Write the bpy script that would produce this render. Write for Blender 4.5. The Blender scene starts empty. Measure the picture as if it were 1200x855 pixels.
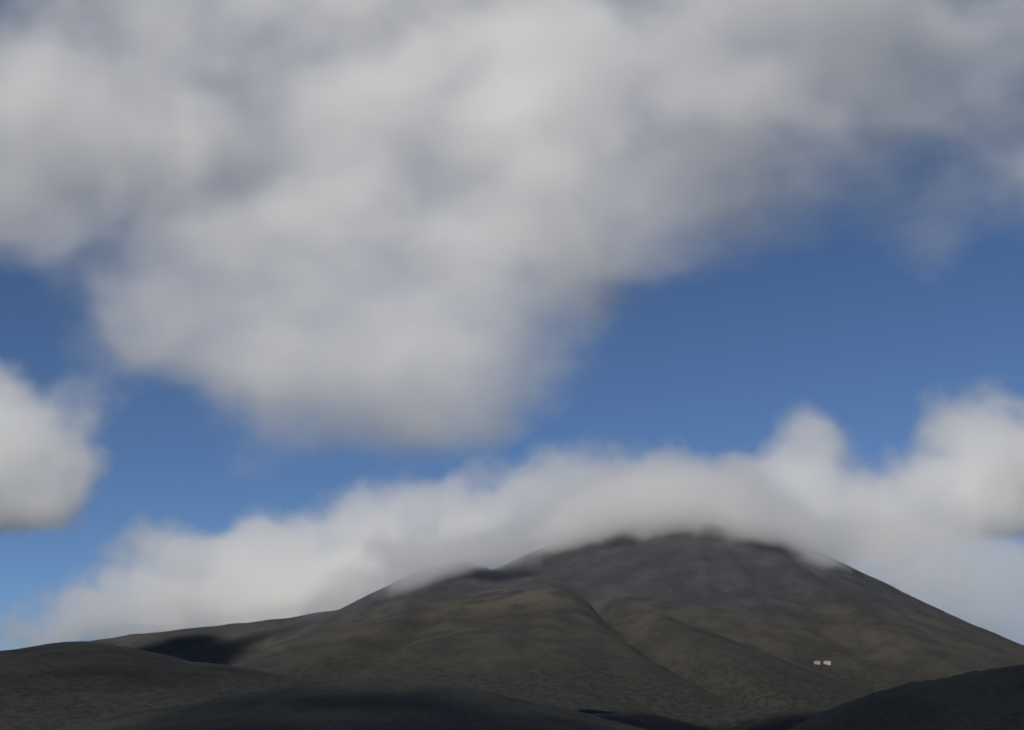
import bpy, bmesh, math, random
import numpy as np
from mathutils import Vector, Matrix

random.seed(4)
C = bpy.context.scene.collection
SC = bpy.context.scene
R = math.radians

# ------------------------------------------------------------------ camera
F = 1286.7                    # focal length in photo pixels (1200 wide, 50 degrees)
PITCH = R(20.2)
EYE = 1.7
cp, sp = math.cos(PITCH), math.sin(PITCH)

def at(px, py, Y):
    """world point at depth Y seen at photo pixel (px, py)"""
    dx, dy = (px - 600) / F, (427.5 - py) / F
    yw, zw = cp - dy * sp, sp + dy * cp
    t = Y / yw
    return Vector((dx * t, Y, EYE + zw * t))

def mpp(px, py, Y):
    """metres per photo pixel there"""
    return Y / (cp - (427.5 - py) / F * sp) / F

cam = bpy.data.cameras.new('camera')
cam.sensor_width = 36
cam.lens = 36 * F / 1200
cam.clip_start = 0.5
cam.clip_end = 200000
camo = bpy.data.objects.new('camera', cam)
C.objects.link(camo)
camo.location = (0, 0, EYE)
camo.rotation_euler = (math.pi / 2 + PITCH, 0, 0)
SC.camera = camo

# ------------------------------------------------------------------ helpers
def tag(o, label=None, cat=None, group=None, kind=None):
    if label: o['label'] = label
    if cat: o['category'] = cat
    if group: o['group'] = group
    if kind: o['kind'] = kind
    return o

class N:
    """small node builder"""
    def __init__(self, tree):
        self.t = tree
    def add(self, typ, **kw):
        n = self.t.nodes.new(typ)
        for k, v in kw.items():
            setattr(n, k, v)
        return n
    def link(self, a, b):
        self.t.links.new(a, b)
    def put(self, sock, v):
        if hasattr(v, 'links') or isinstance(v, bpy.types.NodeSocket):
            self.t.links.new(v, sock)
        else:
            sock.default_value = v
    def math(self, op, a, b=0.0, c=0.0, clamp=False):
        n = self.add('ShaderNodeMath', operation=op, use_clamp=clamp)
        for i, v in enumerate((a, b, c)):
            self.put(n.inputs[i], v)
        return n.outputs[0]
    def vec(self, op, a, b=(0, 0, 0), c=(0, 0, 0)):
        n = self.add('ShaderNodeVectorMath', operation=op)
        for i, v in enumerate((a, b, c)):
            if i < len(n.inputs):
                self.put(n.inputs[i], v)
        return n.outputs['Value'] if op in ('DOT_PRODUCT', 'LENGTH') else n.outputs['Vector']
    def noise(self, vec, scale, detail=4.0, rough=0.55, dist=0.0):
        n = self.add('ShaderNodeTexNoise')
        self.put(n.inputs['Vector'], vec)
        n.inputs['Scale'].default_value = scale
        n.inputs['Detail'].default_value = detail
        n.inputs['Roughness'].default_value = rough
        n.inputs['Distortion'].default_value = dist
        return n.outputs['Fac']
    def ramp(self, fac, lo, hi, a=0.0, b=1.0):
        n = self.add('ShaderNodeMapRange', interpolation_type='SMOOTHSTEP')
        self.put(n.inputs['Value'], fac)
        n.inputs['From Min'].default_value = lo
        n.inputs['From Max'].default_value = hi
        n.inputs['To Min'].default_value = a
        n.inputs['To Max'].default_value = b
        return n.outputs['Result']
    def mix(self, fac, a, b):
        n = self.add('ShaderNodeMix', data_type='RGBA')
        self.put(n.inputs[0], fac)
        for i, v in ((6, a), (7, b)):
            if isinstance(v, tuple):
                v = (*v, 1.0)
            self.put(n.inputs[i], v)
        return n.outputs[2]

def material(name):
    m = bpy.data.materials.new(name)
    m.use_nodes = True
    m.node_tree.nodes.clear()
    return m, N(m.node_tree)

def finish_surface(n, col, bump, rough=0.95, strength=0.6, dist=6.0):
    b = n.add('ShaderNodeBsdfPrincipled')
    n.put(b.inputs['Base Color'], col if not isinstance(col, tuple) else (*col, 1))
    b.inputs['Roughness'].default_value = rough
    b.inputs['Specular IOR Level'].default_value = 0.15
    if bump is not None:
        bn = n.add('ShaderNodeBump')
        bn.inputs['Strength'].default_value = strength
        bn.inputs['Distance'].default_value = dist
        n.link(bump, bn.inputs['Height'])
        n.link(bn.outputs[0], b.inputs['Normal'])
    o = n.add('ShaderNodeOutputMaterial')
    n.link(b.outputs[0], o.inputs['Surface'])

# ------------------------------------------------------------------ numpy noise
def _hash(ix, iy, seed):
    h = (ix.astype(np.int64) * 374761393 + iy.astype(np.int64) * 668265263 + seed * 974634777) & 0xffffffff
    h = ((h ^ (h >> 13)) * 1274126177) & 0xffffffff
    h = h ^ (h >> 16)
    return (h & 0xffffff) / float(0xffffff)

def gnoise(x, y, seed=0):
    ix, iy = np.floor(x), np.floor(y)
    fx, fy = x - ix, y - iy
    def g(dx, dy):
        a = _hash(ix + dx, iy + dy, seed) * 2 * np.pi
        return np.cos(a) * (fx - dx) + np.sin(a) * (fy - dy)
    u = fx ** 3 * (fx * (fx * 6 - 15) + 10)
    v = fy ** 3 * (fy * (fy * 6 - 15) + 10)
    return ((g(0, 0) * (1 - u) + g(1, 0) * u) * (1 - v) + (g(0, 1) * (1 - u) + g(1, 1) * u) * v) * 1.5

def fbm(x, y, octs=5, seed=0, gain=0.5):
    s, a, f = 0.0, 1.0, 1.0
    for i in range(octs):
        s = s + a * gnoise(x * f, y * f, seed + i)
        a *= gain
        f *= 2.03
    return s

def ridged(x, y, octs=4, seed=0):
    s, a, f = 0.0, 1.0, 1.0
    for i in range(octs):
        s = s + a * (1 - np.abs(gnoise(x * f, y * f, seed + i)) * 2)
        a *= 0.5
        f *= 2.1
    return s

# ------------------------------------------------------------------ terrain shapes
def ridge(X, Y, pts, k, w):
    """height of a rounded ridge that runs along 3D points and falls off with slope k"""
    best = np.full(X.shape, -1e9)
    for a, b in zip(pts[:-1], pts[1:]):
        dx, dy = b.x - a.x, b.y - a.y
        L = dx * dx + dy * dy
        t = np.clip(((X - a.x) * dx + (Y - a.y) * dy) / L, 0, 1)
        d = np.hypot(X - a.x - t * dx, Y - a.y - t * dy)
        best = np.maximum(best, a.z + t * (b.z - a.z) - k * (np.sqrt(d * d + w * w) - w))
    return best

def smax(a, b, s):
    m = np.maximum(a, b)
    return m + s * np.log(np.exp((a - m) / s) + np.exp((b - m) / s))

def grid(name, xs, ys, hf, mat):
    X, Y = np.meshgrid(xs, ys)
    Z = hf(X, Y)
    nx, ny = len(xs), len(ys)
    co = np.stack([X, Y, Z], -1).reshape(-1, 3)
    i = np.arange(nx * ny).reshape(ny, nx)
    q = np.stack([i[:-1, :-1], i[:-1, 1:], i[1:, 1:], i[1:, :-1]], -1).reshape(-1, 4)
    zz = Z.reshape(-1)
    q = q[(zz[q] > -12).any(1)]                       # drop what is buried
    used = np.unique(q)
    re = np.full(nx * ny, -1)
    re[used] = np.arange(len(used))
    me = bpy.data.meshes.new(name)
    me.from_pydata(co[used].tolist(), [], re[q].tolist())
    me.shade_smooth()
    me.materials.append(mat)
    o = bpy.data.objects.new(name, me)
    C.objects.link(o)
    tag(o, kind='structure')
    return o

# main volcano cone ------------------------------------------------
YC = 6500.0
PC = at(808, 628, YC)
prof_px = [(0, 598), (50, 606), (100, 622), (140, 639), (175, 656), (230, 682), (280, 708), (340, 739), (400, 768), (500, 810), (640, 862), (900, 905)]
prof_r = np.array([at(808 + d, 700, YC).x - PC.x for d, _ in prof_px])
prof_z = np.array([at(808 + d, y, YC).z for d, y in prof_px])

def skyline(px):
    """photo row of the cone's outline in that photo column"""
    Ys = np.arange(4300, 7200, 20.0)
    p0, p1 = at(px, 700, 4300), at(px, 700, 7200)
    Xs = p0.x + (Ys - 4300) / 2900 * (p1.x - p0.x)
    el = (np.interp(np.hypot(Xs - PC.x, Ys - PC.y), prof_r, prof_z) - EYE) / Ys
    e = el.max()                                       # dz / dy of the ray; back to a photo row
    return 427.5 - F * (e * cp - sp) / (cp + e * sp)

for _ in range(14):                                    # the outline of a cone seen from below lies in front of its axis
    for i, (d, y) in enumerate(prof_px):
        prof_z[i] += 0.6 * (skyline(808 + d) - y) * 5.2
    prof_z = np.minimum.accumulate(prof_z)

def cone(X, Y):
    dx, dy = X - PC.x, Y - PC.y
    r = np.hypot(dx, dy)
    a = np.arctan2(dx, -dy)
    # warp the radius so that the flanks carry shallow gullies
    gul = fbm(a * 5.0 + 9, r / 2600.0, 4, 31)
    r2 = r * (1 + 0.035 * gul * np.clip((r - 450) / 900, 0, 1))
    z = np.interp(r2, prof_r, prof_z)
    z = np.where(r2 > prof_r[-1], prof_z[-1] - 0.2 * (r2 - prof_r[-1]), z)
    return z

# shoulder in front of it, with the rusty crest --------------------
sh_right = [at(590, 692, 4700), at(650, 692, 4600), at(705, 702, 4450), at(765, 745, 4100), at(850, 790, 3600), at(925, 822, 3100), at(1000, 852, 2600)]
sh_left = [at(590, 692, 4700), at(520, 706, 4600), at(455, 727, 4400), at(400, 762, 4000), at(345, 802, 3500), at(290, 842, 3000), at(230, 868, 2500)]
sh_mid = [at(590, 692, 4700), at(600, 722, 4300), at(630, 770, 3700), at(660, 815, 3000), at(680, 850, 2400)]
left_pts = [at(*p) for p in ((-500, 845, 6000), (-250, 806, 6000), (0, 771, 5900), (100, 751, 5900), (200, 738, 5900), (300, 728, 5850), (400, 714, 5800), (455, 703, 5800), (490, 692, 5820), (520, 700, 5850))]
hump = [at(*p) for p in ((480, 690, 5830), (497, 675, 5850), (518, 661, 5870), (538, 656, 5890), (550, 660, 5900), (560, 672, 5900))]
spur = [at(*p) for p in ((790, 602, 6450), (740, 611, 6350), (700, 621, 6270), (668, 632, 6200), (640, 646, 6150), (605, 669, 6050), (575, 690, 5950), (540, 715, 5850))]

def mountain_base(X, Y):
    z = cone(X, Y)
    s = smax(ridge(X, Y, sh_right, 0.42, 90), ridge(X, Y, sh_left, 0.36, 80), 8)
    s = smax(s, ridge(X, Y, sh_mid, 0.34, 160), 12)
    z = smax(z, s, 5)
    z = smax(z, ridge(X, Y, spur, 0.5, 60), 6)
    z = smax(z, ridge(X, Y, hump, 0.56, 75), 5)
    return smax(z, ridge(X, Y, left_pts, 0.52, 45), 6)

def hit(px, py, f, y0=1200.0, y1=7500.0):
    """where the view ray through a photo pixel meets a height field"""
    Ys = np.arange(y0, y1, 6.0)
    p0, p1 = at(px, py, y0), at(px, py, y1)
    t = (Ys - y0) / (y1 - y0)
    Xs, Zs = p0.x + t * (p1.x - p0.x), p0.z + t * (p1.z - p0.z)
    below = np.nonzero(f(Xs, Ys) >= Zs)[0]
    i = below[0] if len(below) else len(Ys) - 1
    return Vector((Xs[i], Ys[i], Zs[i]))

def line_dist(X, Y, pts):
    best = np.full(X.shape, 1e9)
    for a, b in zip(pts[:-1], pts[1:]):
        dx, dy = b.x - a.x, b.y - a.y
        t = np.clip(((X - a.x) * dx + (Y - a.y) * dy) / (dx * dx + dy * dy), 0, 1)
        best = np.minimum(best, np.hypot(X - a.x - t * dx, Y - a.y - t * dy))
    return best

gully_main = [hit(px, py, mountain_base) for px, py in ((690, 690), (730, 720), (775, 752), (815, 776), (865, 800), (930, 818))]
gully_b = [hit(px, py, mountain_base) for px, py in ((640, 668), (700, 682), (760, 694), (830, 700))]
gully_c = [hit(px, py, mountain_base) for px, py in ((880, 650), (930, 690), (985, 735), (1020, 760))]
gully_d = [hit(px, py, mountain_base) for px, py in ((505, 720), (440, 760), (395, 790), (350, 815))]

def mountain(X, Y):
    z = mountain_base(X, Y)
    for g, dep, wd in ((gully_main, 95, 90), (gully_b, 30, 75), (gully_c, 34, 90), (gully_d, 36, 80)):
        z = z - dep * np.exp(-(line_dist(X + 25 * gnoise(X / 170, Y / 170, 5), Y, g) / wd) ** 2)
    amp = np.clip(z / 250, 0.1, 1)
    z = z + amp * (9 * fbm(X / 420, Y / 420, 5, 3) + 2.5 * (ridged(X / 260 + 0.3 * Y / 260, Y / 520, 3, 11) - 1.2) * np.clip((7200 - Y) / 900, 0, 1))
    return np.maximum(z, -40)

# dark near hills ---------------------------------------------------
hl = [at(*p) for p in ((-420, 800, 3600), (-200, 778, 3600), (-60, 775, 3600), (0, 769, 3600), (60, 758, 3600), (100, 753, 3600), (132, 758, 3550), (165, 769, 3500), (230, 775, 3500), (290, 787, 3450), (350, 812, 3350), (400, 850, 3200))]
hc = [at(*p) for p in ((190, 880, 1750), (270, 848, 1780), (340, 813, 1800), (385, 799, 1800), (420, 794, 1800), (470, 797, 1800), (530, 812, 1800), (600, 830, 1780), (700, 848, 1750), (820, 872, 1700))]
hr = [at(*p) for p in ((955, 900, 870), (975, 872, 885), (992, 850, 890), (1015, 827, 900), (1052, 808, 900), (1100, 795, 900), (1150, 787, 900), (1200, 779, 900), (1300, 768, 900), (1420, 766, 890), (1560, 800, 870), (1700, 860, 850))]

def hill_fn(pts, k, w, amp, sc, seed, rough=0.25):
    def f(X, Y):
        z = ridge(X, Y, pts, k, w)
        z = z + amp * (fbm(X / sc, Y / sc, 6, seed, 0.5) + rough * ridged(X * 4 / sc, Y * 4 / sc, 3, seed + 9)) * np.clip(z / 40 + 0.2, 0, 1)
        return np.maximum(z, -30)
    return f

# ------------------------------------------------------------------ ground materials
def rock_material(name, kind):
    m, n = material(name)
    P = n.add('ShaderNodeNewGeometry').outputs['Position']
    n1 = n.noise(P, 1 / 700, 6, 0.6, 0.4)
    n2 = n.noise(P, 1 / 140, 6, 0.6)
    n3 = n.noise(P, 1 / 22, 5, 0.65)
    if kind == 'mountain':
        sep = n.add('ShaderNodeSeparateXYZ')
        n.link(P, sep.inputs[0])
        ash = n.mix(n.ramp(n2, 0.35, 0.7), ASH_A, ASH_B)
        soil = n.mix(n.ramp(n2, 0.35, 0.65), SOIL_A, SOIL_B)
        scrub = n.mix(n.ramp(n3, 0.4, 0.62), SCRUB_A, SCRUB_B)
        # bare ash above, brown soil lower down, scrub at the foot
        zj = n.math('MULTIPLY_ADD', n1, 520.0, sep.outputs['Z'])
        col = n.mix(n.ramp(zj, 820, 1150), soil, ash)
        zk = n.math('MULTIPLY_ADD', n2, 160.0, n.math('MULTIPLY_ADD', n1, 240.0, sep.outputs['Z']))
        col = n.mix(n.ramp(zk, 380, 760), scrub, col)
        # oxidised scoria on the crest of the shoulder
        c = sh_right[0]
        d = n.vec('LENGTH', n.vec('MULTIPLY', n.vec('SUBTRACT', P, (c.x + 30, c.y - 150, c.z - 40)), (1 / 330, 1 / 420, 1 / 150)))
        ox = n.math('MULTIPLY', n.ramp(d, 1.15, 0.2), n.ramp(n2, 0.40, 0.62))
        col = n.mix(n.math('MULTIPLY', ox, 0.55), col, RUST)
        col = n.mix(n.math('MULTIPLY', n.ramp(n3, 0.55, 0.75), 0.35), col, (0.03, 0.03, 0.03))
        bump = n.math('ADD', n.math('MULTIPLY', n2, 2.0), n3)
        finish_surface(n, col, bump, 0.96, 0.42, 10.0)
    else:
        a, b = NEAR
        col = n.mix(n.ramp(n2, 0.35, 0.65), a, b)
        n4 = n.noise(P, 1 / 5.0, 5, 0.65)
        col = n.mix(n.math('MULTIPLY', n.ramp(n4, 0.45, 0.7), 0.6), col, (0.016, 0.02, 0.012))
        finish_surface(n, col, n.math('ADD', n3, n.math('MULTIPLY', n4, 0.6)), 0.95, 0.8, 4.0)
    return m

ASH_A, ASH_B = (0.033, 0.037, 0.045), (0.050, 0.054, 0.063)
SOIL_A, SOIL_B = (0.031, 0.031, 0.030), (0.052, 0.049, 0.044)
SCRUB_A, SCRUB_B = (0.018, 0.020, 0.018), (0.035, 0.034, 0.031)
RUST = (0.098, 0.080, 0.052)
NEAR = ((0.028, 0.031, 0.027), (0.050, 0.049, 0.043))

m_mount = rock_material('volcanic_slope', 'mountain')
m_near = rock_material('scrub_slope', 'near')

xs = np.concatenate([np.arange(-7000, -3600, 60), np.arange(-3600, 4400, 16), np.arange(4400, 8600, 60)])
ys = np.concatenate([np.arange(900, 7000, 16), np.arange(7000, 11000, 60)])
mnt = grid('mountain', xs, ys, mountain, m_mount)
grid('hill', np.arange(-3600, 800, 14.0), np.arange(2300, 5000, 14.0), hill_fn(hl, 0.26, 120, 5, 300, 51, 0.0), m_mount)
grid('hill', np.arange(-1300, 1100, 8.0), np.arange(900, 2700, 8.0), hill_fn(hc, 0.24, 70, 4, 130, 61), m_near)
grid('hill', np.arange(60, 1400, 5.0), np.arange(350, 1500, 5.0), hill_fn(hr, 0.55, 40, 2.4, 50, 71), m_near)

# ground sheet to the horizon
bm = bmesh.new()
rings = [0, 40, 150, 400, 1000, 2500, 6000, 14000, 30000, 70000]
prev = None
for r in rings:
    if r == 0:
        prev = [bm.verts.new((0, 0, 0))]
        continue
    cur = [bm.verts.new((r * math.cos(a), r * math.sin(a), 0)) for a in [i * 2 * math.pi / 96 for i in range(96)]]
    for i in range(96):
        j = (i + 1) % 96
        if len(prev) == 1:
            bm.faces.new((prev[0], cur[i], cur[j]))
        else:
            bm.faces.new((prev[i], cur[i], cur[j], prev[j]))
    prev = cur
me = bpy.data.meshes.new('ground')
bm.to_mesh(me); bm.free()
me.materials.append(m_near)
tag(C.objects.link(bpy.data.objects.new('ground', me)) or bpy.data.objects['ground'], kind='structure')

# ------------------------------------------------------------------ clouds (real volumes)
def cloud(name, label, blobs, Y0, dens, thr=0.22, gain=2.2, amp=1.3, nscale=300.0, hull=1.5, squash=0.8, voxel=70, detail=5, aniso=0.4, step=1.0, rough=0.58, warp=450.0, wscale=520.0, grow=1.0, dscale=1.0, tilt=0.0, stretch=1.0, veil=0.03):
    """blobs: (px, py, rx, ry, dY, weight) in photo pixels / metres of depth.
    One closed mesh around the lot; inside it the density is a sum of soft lobes broken up by noise."""
    ell = []
    for bl in blobs:
        if isinstance(bl[0], Vector):
            ell.append((bl[0], Vector((bl[2], bl[2], bl[2] * 0.4)), bl[1]))
            continue
        px, py, rx, ry, dY, w = bl
        if isinstance(dY, str):                        # resting against the slope seen a little below it
            dY = hit(px, py + 24, mountain).y - float(dY) - Y0
        dY *= dscale
        rx, ry = rx * grow, ry * grow
        c = at(px, py, Y0 + dY)
        s = mpp(px, py, Y0 + dY)
        ell.append((c, Vector((rx * s, squash * 0.5 * (rx + ry) * s, ry * s)), w))
    org = sum((e[0] for e in ell), Vector()) / len(ell)
    bm = bmesh.new()
    for c, r, w in ell:
        h = hull * math.sqrt(max(0.05, math.log(max(w, 0.4) / (thr * 0.45)))) / 1.5 * 1.15
        bmesh.ops.create_icosphere(bm, subdivisions=3, radius=1.0, matrix=Matrix.Translation(c - org) @ Matrix.Diagonal((r.x * h, r.y * h, r.z * h, 1)))
    me0 = bpy.data.meshes.new('shape')
    bm.to_mesh(me0); bm.free()
    tmp = bpy.data.objects.new('shape', me0)
    C.objects.link(tmp)
    mod = tmp.modifiers.new('remesh', 'REMESH')
    mod.mode = 'VOXEL'
    mod.voxel_size = voxel
    dg = bpy.context.evaluated_depsgraph_get()
    me = bpy.data.meshes.new_from_object(tmp.evaluated_get(dg))
    bpy.data.objects.remove(tmp)
    bpy.data.meshes.remove(me0)
    me.name = name
    o = bpy.data.objects.new(name, me)
    C.objects.link(o)
    o.location = org
    me.materials.clear()
    m, n = material(name + '_vapour')
    P = n.add('ShaderNodeTexCoord').outputs['Object']
    wn = n.add('ShaderNodeTexNoise')
    n.link(P, wn.inputs['Vector'])
    wn.inputs['Scale'].default_value = 1 / wscale
    wn.inputs['Detail'].default_value = 2.0
    wn.inputs['Roughness'].default_value = 0.5
    PW = n.vec('MULTIPLY_ADD', n.vec('SUBTRACT', wn.outputs['Color'], (0.5, 0.5, 0.5)), (warp, warp, warp), P)
    acc = 0.0
    for c, r, w in ell:
        q = c - org
        inv = Vector((1 / r.x, 1 / r.y, 1 / r.z))
        v = n.vec('MULTIPLY_ADD', PW, tuple(inv), (-q.x * inv.x, -q.y * inv.y, -q.z * inv.z))
        g = n.math('POWER', 0.3679, n.vec('DOT_PRODUCT', v, v))
        acc = n.math('MULTIPLY_ADD', g, w, acc)
    mp = n.add('ShaderNodeMapping')
    n.link(P, mp.inputs['Vector'])
    mp.inputs['Rotation'].default_value = (0, R(tilt), 0)
    mp.inputs['Scale'].default_value = (stretch, 1, 1)
    nz = n.noise(mp.outputs[0], 1 / nscale, detail, rough, 0.0)
    f = n.math('MULTIPLY_ADD', n.math('SUBTRACT', nz, 0.5), amp, acc)
    # noise may erode the rim but never fill the air outside the lobes
    d = n.math('MULTIPLY', n.math('SUBTRACT', f, thr), gain, clamp=True)
    d = n.math('MULTIPLY', n.math('MULTIPLY', d, d), n.ramp(acc, thr * 0.7, thr * 1.35))
    # a thin ragged veil round the dense part
    v_ = n.math('MULTIPLY', n.math('SUBTRACT', f, thr * 0.35), gain, clamp=True)
    d = n.math('MULTIPLY_ADD', n.math('MULTIPLY', v_, n.ramp(acc, thr * 0.7, thr * 1.9)), veil, d)
    d = n.math('MULTIPLY', d, dens)
    pv = n.add('ShaderNodeVolumePrincipled')
    pv.inputs['Color'].default_value = (1.0, 1.0, 1.0, 1)
    pv.inputs['Anisotropy'].default_value = aniso
    n.link(d, pv.inputs['Density'])
    out = n.add('ShaderNodeOutputMaterial')
    n.link(pv.outputs[0], out.inputs['Volume'])
    m.cycles.volume_step_rate = step
    me.materials.append(m)
    tag(o, label, 'cloud', 'clouds')
    return o

# bank that caps the summit and trails down the left ridge
cloud('cloud', 'white cloud bank capping the summit and trailing down the left ridge', [
    (740, 560, 90, 46, 100, 1.0), (655, 580, 70, 44, 0, 1.0), (575, 600, 65, 44, 0, 1.0), (500, 608, 62, 46, 100, 1.0),
    (430, 624, 62, 48, 150, 1.0), (365, 642, 56, 46, 200, 1.0), (305, 668, 54, 44, 200, 1.0), (300, 695, 52, 34, 200, 0.9), (240, 712, 55, 26, 200, 0.8),
    (170, 728, 70, 28, 350, 0.85), (80, 742, 70, 24, 400, 0.7), (0, 750, 60, 18, 400, 0.5), (255, 722, 60, 26, 0, 0.8), (340, 712, 60, 24, -50, 0.8), (190, 636, 52, 32, 300, 0.65), (140, 692, 64, 38, 400, 0.65), (210, 680, 64, 40, 350, 0.8), (85, 716, 60, 28, 400, 0.6), (520, 655, 70, 28, -100, 0.9), (430, 690, 70, 24, 0, 0.9),
    (840, 590, 70, 42, 0, 0.9), (900, 612, 70, 36, 0, 0.9),
    (650, 624, 50, 30, '60', 0.95), (700, 604, 64, 38, '130', 1.2), (765, 587, 76, 44, '150', 1.35), (845, 590, 76, 44, '150', 1.35), (915, 616, 58, 38, '120', 1.2), (968, 640, 42, 28, '70', 0.95),
    (532, 650, 50, 24, '100', 0.75), (578, 656, 44, 24, '30', 0.95), (235, 733, 60, 18, -400, 0.85), (155, 744, 60, 16, -400, 0.7), (320, 722, 60, 16, -500, 0.8), (400, 706, 60, 18, -500, 0.8),
    (480, 668, 62, 28, '60', 0.8), (545, 640, 60, 28, '40', 0.8), (420, 692, 60, 22, '40', 0.7), (350, 714, 60, 18, '30', 0.62), (600, 630, 50, 32, 100, 0.9), (410, 685, 60, 24, 0, 0.9), (340, 704, 60, 22, 0, 0.9), (270, 655, 50, 34, 250, 0.7), (320, 645, 40, 34, 250, 0.8),
    (480, 664, 50, 22, '60', 0.7), (540, 640, 60, 26, '0', 0.8), (600, 636, 50, 30, 100, 0.9), (410, 690, 60, 20, 0, 0.8), (340, 706, 60, 20, 0, 0.8), (270, 650, 50, 34, 250, 0.6), (320, 640, 40, 34, 250, 0.8),
], 6700, 0.0078, step=0.55, gain=1.3, hull=1.6, amp=1.6, nscale=270)
cloud('cloud', 'twin billowing white cloud towers rising over the right shoulder of the mountain', [
    (945, 522, 46, 44, 0, 1.0), (935, 590, 75, 45, 0, 1.0), (1010, 600, 60, 40, 0, 0.9), (1128, 500, 54, 48, 150, 1.0),
    (1090, 570, 60, 46, 100, 1.0), (1175, 550, 70, 60, 150, 1.0), (1260, 550, 80, 70, 200, 1.0), (1150, 610, 80, 26, 100, 0.7), (885, 560, 34, 34, 50, 0.8),
    (1040, 630, 70, 22, 0, 0.6),
], 6900, 0.009, step=0.55, gain=1.35)
cloud('cloud', 'bright cream cloud at the left edge of the photo above the low slope', [
    (5, 515, 62, 58, 0, 1.0), (-80, 520, 90, 70, 0, 1.0), (58, 545, 40, 42, 0, 0.9), (-20, 580, 70, 36, 0, 0.9), (92, 478, 46, 32, 0, 0.7), (-20, 450, 46, 34, 0, 0.8), (95, 565, 40, 40, 0, 0.7), (125, 440, 46, 34, 0, 0.5), (40, 600, 50, 26, 0, 0.6),
], 4500, 0.012, step=0.6, warp=330.0, wscale=390.0, nscale=225, voxel=52, gain=1.35)
# upper deck
deck = dict(thr=0.2, nscale=170, voxel=32, step=0.7, amp=2.1, warp=160.0, wscale=215.0, grow=1.15, tilt=38.0, stretch=0.6, veil=0.07, detail=7, rough=0.66, gain=1.1, squash=0.38, aniso=0.0)
cloud('cloud', 'huge grey cloud hanging overhead in the centre with a rounded lower lobe', [
    (430, 130, 150, 100, -700, 1.0), (350, 260, 130, 90, -400, 1.0), (230, 390, 100, 66, 0, 1.0), (350, 440, 110, 66, 0, 1.0),
    (460, 410, 110, 76, 0, 1.0), (560, 300, 120, 100, -300, 1.0), (600, 120, 130, 110, -700, 1.0), (410, 500, 80, 40, 100, 0.85),
    (540, 430, 80, 54, 0, 0.85), (520, -40, 160, 90, -1000, 1.0), (690, 370, 60, 54, 0, 0.55), (660, 230, 80, 80, -300, 0.6), (270, 190, 100, 80, -500, 0.9), (300, 270, 80, 70, -300, 0.8), (150, 370, 70, 60, -50, 0.8), (165, 295, 70, 50, -200, 0.7), (110, 345, 44, 40, -100, 0.5), (215, 310, 60, 50, -100, 0.7), (300, 70, 80, 70, -700, 0.6), (590, 440, 60, 46, 0, 0.6), (480, 500, 70, 40, 50, 0.7), (350, 10, 100, 60, -900, 0.8), (690, 20, 100, 70, -900, 0.8), (640, 330, 70, 60, -200, 0.6),
], 1500, 0.0145, dscale=0.03, **deck)
cloud('cloud', 'pale grey cloud spread across the upper left corner of the sky, with unseen shading lobes added overhead', [
    (60, 90, 130, 90, -800, 1.0), (-60, 200, 140, 90, -500, 1.0), (90, 220, 80, 42, -400, 0.9), (10, 265, 80, 40, -300, 0.85), (210, 180, 90, 60, -500, 0.85), (150, -20, 120, 60, -1000, 0.8), (120, 140, 100, 70, -700, 0.9),
    (230, 60, 90, 70, -900, 0.8),
    # unseen lobes added overhead, out of view, to keep the sun off the near hills
    (Vector((-1500, -2450, 2650)), 0.56, 820), (Vector((-1980, -1680, 2700)), 0.42, 640), (Vector((-2950, 250, 2750)), 0.36, 800), (Vector((-2450, -600, 2700)), 0.05, 900),
    (Vector((-2250, 750, 2450)), 0.05, 750), (Vector((-1750, 950, 2000)), 0.05, 600), (Vector((-1250, 1250, 1450)), 0.05, 500),  # near-empty lobes added only to join the shading lobes to the visible cloud
], 1500, 0.0152, dscale=0.12, **{**deck, 'step': 0.22})
cloud('cloud', 'grey cloud sheet thinning into wisps across the upper right of the sky', [
    (800, 90, 150, 110, -700, 1.0), (980, 70, 140, 90, -700, 1.0), (740, 220, 110, 80, -400, 0.9), (880, 205, 100, 66, -400, 0.9), (1060, 100, 80, 60, -600, 0.8),
    (900, -40, 200, 80, -1000, 1.0), (1110, 165, 60, 60, -400, 0.45), (1085, 255, 46, 56, -300, 0.5), (1190, 150, 80, 90, -400, 0.65), (730, 310, 80, 56, -300, 0.6),
    (1230, 230, 70, 60, -300, 0.6), (1120, 40, 90, 70, -600, 0.8), (1210, 60, 70, 60, -600, 0.5), (650, 200, 90, 80, -400, 0.8),
], 1500, 0.0130, dscale=0.27, **deck)
cloud('cloud', 'thin milky veil of cloud low behind the right flank of the mountain', [
    (1080, 680, 90, 56, 0, 1.0), (1160, 710, 90, 50, 0, 0.9), (1010, 650, 60, 36, 0, 0.7), (1240, 730, 80, 40, 0, 0.7), (1180, 655, 80, 40, 0, 0.8), (1100, 640, 60, 30, 0, 0.6),
], 6500, 0.0036, step=0.8, amp=1.1)

# ------------------------------------------------------------------ white houses on the lower slope
def flat_material(name, a, b, scale, rough=0.8):
    m, n = material(name)
    P = n.add('ShaderNodeTexCoord').outputs['Object']
    nz = n.noise(P, scale, 5, 0.6)
    finish_surface(n, n.mix(n.ramp(nz, 0.35, 0.65), a, b), nz, rough, 0.2, 0.05)
    return m

m_white = flat_material('whitewash', (0.25, 0.247, 0.24), (0.33, 0.325, 0.31), 0.35)
m_roof = flat_material('pale_roofing', (0.16, 0.15, 0.145), (0.22, 0.21, 0.20), 0.6)
m_glass = flat_material('window_glass', (0.03, 0.035, 0.04), (0.05, 0.055, 0.06), 0.8, 0.15)
m_wood = flat_material('weathered_wood', (0.12, 0.085, 0.06), (0.17, 0.12, 0.085), 1.5)

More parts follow.
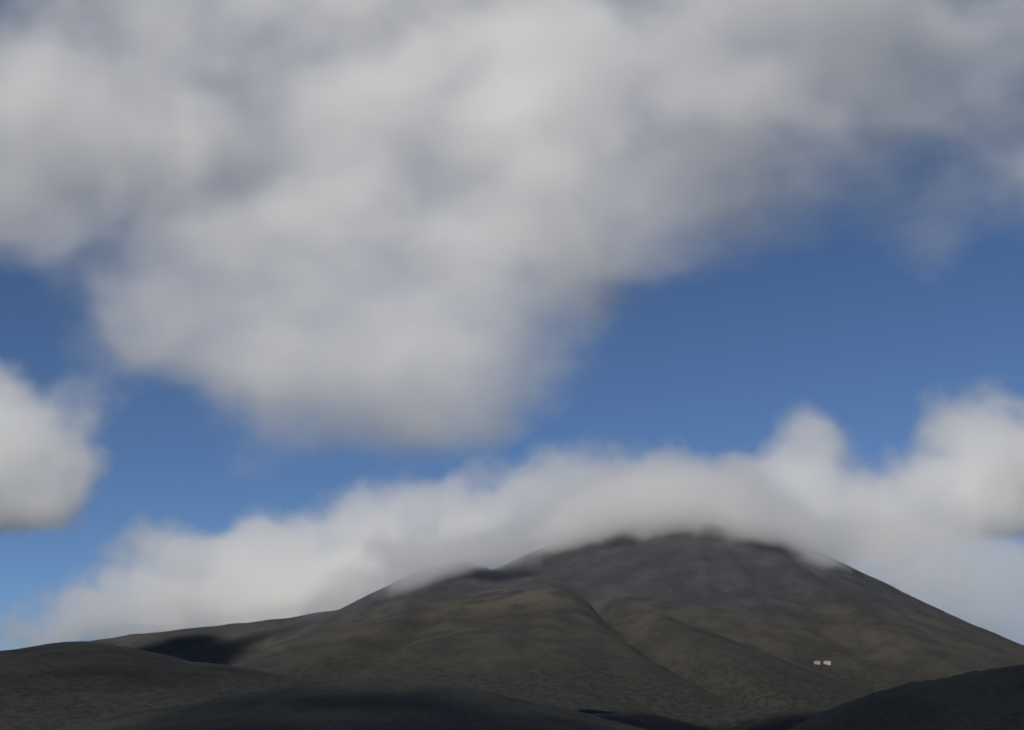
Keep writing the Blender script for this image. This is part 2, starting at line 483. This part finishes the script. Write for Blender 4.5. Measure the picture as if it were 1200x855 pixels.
def mesh_part(name, bm, mat, parent):
    me = bpy.data.meshes.new(name)
    bmesh.ops.recalc_face_normals(bm, faces=bm.faces)
    bm.to_mesh(me); bm.free()
    me.materials.append(mat)
    o = bpy.data.objects.new(name, me)
    C.objects.link(o)
    o.parent = parent
    return o

def box(x0, x1, y0, y1, z0, z1, bm=None):
    bm = bm or bmesh.new()
    bmesh.ops.create_cube(bm, size=1, matrix=Matrix.Translation(((x0 + x1) / 2, (y0 + y1) / 2, (z0 + z1) / 2)) @ Matrix.Diagonal((x1 - x0, y1 - y0, z1 - z0, 1)))
    return bm

def house(px, py, wpx, hpx, rz, label, floors=2):
    p = hit(px, py, mountain)
    s = mpp(px, py, p.y)
    W, H = wpx * s, hpx * s
    D = W * 0.6
    e = bpy.data.objects.new('house', None)
    C.objects.link(e)
    e.location = p
    e.rotation_euler = (0, 0, rz)
    tag(e, label, 'house', 'white houses on the slope')
    w2, d2 = W / 2, D / 2
    bm = box(-w2, w2, -d2, d2, -4, H * 0.78)
    mesh_part('wall', bm, m_white, e)
    o_ = 0.5
    bm = bmesh.new()                                   # hipped roof with an eave
    z0, z1, z2 = H * 0.78, H * 0.78 + 0.25, H
    lo = [bm.verts.new((sx * (w2 + o_), sy * (d2 + o_), z0)) for sx, sy in ((-1, -1), (1, -1), (1, 1), (-1, 1))]
    mi = [bm.verts.new((sx * (w2 + o_), sy * (d2 + o_), z1)) for sx, sy in ((-1, -1), (1, -1), (1, 1), (-1, 1))]
    ra, rb = bm.verts.new((-w2 + d2, 0, z2)), bm.verts.new((w2 - d2, 0, z2))
    bm.faces.new(lo)
    for i in range(4):
        j = (i + 1) % 4
        bm.faces.new((lo[i], lo[j], mi[j], mi[i]))
    bm.faces.new((mi[0], mi[1], rb, ra)); bm.faces.new((mi[1], mi[2], rb))
    bm.faces.new((mi[2], mi[3], ra, rb)); bm.faces.new((mi[3], mi[0], ra))
    roof = mesh_part('roof', bm, m_roof, e)
    mesh_part('chimney', box(w2 * 0.3, w2 * 0.3 + 1.1, 0.2, 1.3, z1 + 0.3, z2 + 1.2), m_white, roof)
    mesh_part('door', box(-0.7, 0.7, -d2 - 0.06, -d2 + 0.1, 0, 2.3), m_wood, e)
    fh = H * 0.78 / floors
    n_ = max(2, int(W / 4.5))
    for k in range(floors):
        for i in range(n_):
            x = -w2 + W * (i + 0.5) / n_
            if k == 0 and abs(x) < 1.6:
                continue
            z = fh * k + fh * 0.35
            wf = mesh_part('window', box(x - 0.65, x + 0.65, -d2 - 0.05, -d2 + 0.1, z, z + fh * 0.45), m_white, e)
            mesh_part('pane', box(x - 0.52, x + 0.52, -d2 - 0.07, -d2 + 0.05, z + 0.12, z + fh * 0.45 - 0.12), m_glass, wf)

house(957.5, 777.2, 6.5, 3.5, R(8), 'compact white house, left one of the tiny pair on the slope')
house(969.5, 777.6, 8.2, 4.0, R(-14), 'longer white house, right one of the tiny pair on the slope')

# ------------------------------------------------------------------ sky and sun
SUN_EL, SUN_AZ = R(36), R(-150)      # azimuth measured from +Y (view direction) towards +X; negative = left
sd = Vector((math.sin(SUN_AZ) * math.cos(SUN_EL), math.cos(SUN_AZ) * math.cos(SUN_EL), math.sin(SUN_EL)))
w = bpy.data.worlds.new('World')
SC.world = w
w.use_nodes = True
nt = w.node_tree
nt.nodes.clear()
sky = nt.nodes.new('ShaderNodeTexSky')
sky.sky_type = 'NISHITA'
sky.sun_disc = False
sky.sun_elevation = SUN_EL
sky.sun_rotation = SUN_AZ
sky.altitude = 2500
sky.air_density = 1.0
sky.dust_density = 0.0
sky.ozone_density = 6.0
bg = nt.nodes.new('ShaderNodeBackground')
bg.inputs['Strength'].default_value = 0.08
ow = nt.nodes.new('ShaderNodeOutputWorld')
nt.links.new(sky.outputs[0], bg.inputs[0])
nt.links.new(bg.outputs[0], ow.inputs[0])

sl = bpy.data.lights.new('sun', 'SUN')
sl.energy = 3.9
sl.angle = R(0.5)
sl.color = (1.0, 0.905, 0.74)
so = bpy.data.objects.new('sun', sl)
C.objects.link(so)
so.rotation_euler = (-sd).to_track_quat('-Z', 'Y').to_euler()

# ------------------------------------------------------------------ render
SC.view_settings.view_transform = 'Standard'
SC.view_settings.look = 'None'
SC.view_settings.gamma = 1
SC.view_settings.exposure = 0.0
SC.view_settings.use_curve_mapping = False
cy = SC.cycles
cy.volume_bounces = 12
cy.max_bounces = 14
cy.diffuse_bounces = 2
cy.volume_step_rate = 1.0
cy.volume_max_steps = 256
cy.use_adaptive_sampling = True
cy.adaptive_threshold = 0.08
cy.adaptive_min_samples = 16
cy.pixel_filter_type = 'BLACKMAN_HARRIS'
cy.filter_width = 1.5
cy.use_denoising = True
cy.denoiser = 'OPENIMAGEDENOISE'
cy.denoising_input_passes = 'RGB_ALBEDO_NORMAL'
cy.sample_clamp_indirect = 4
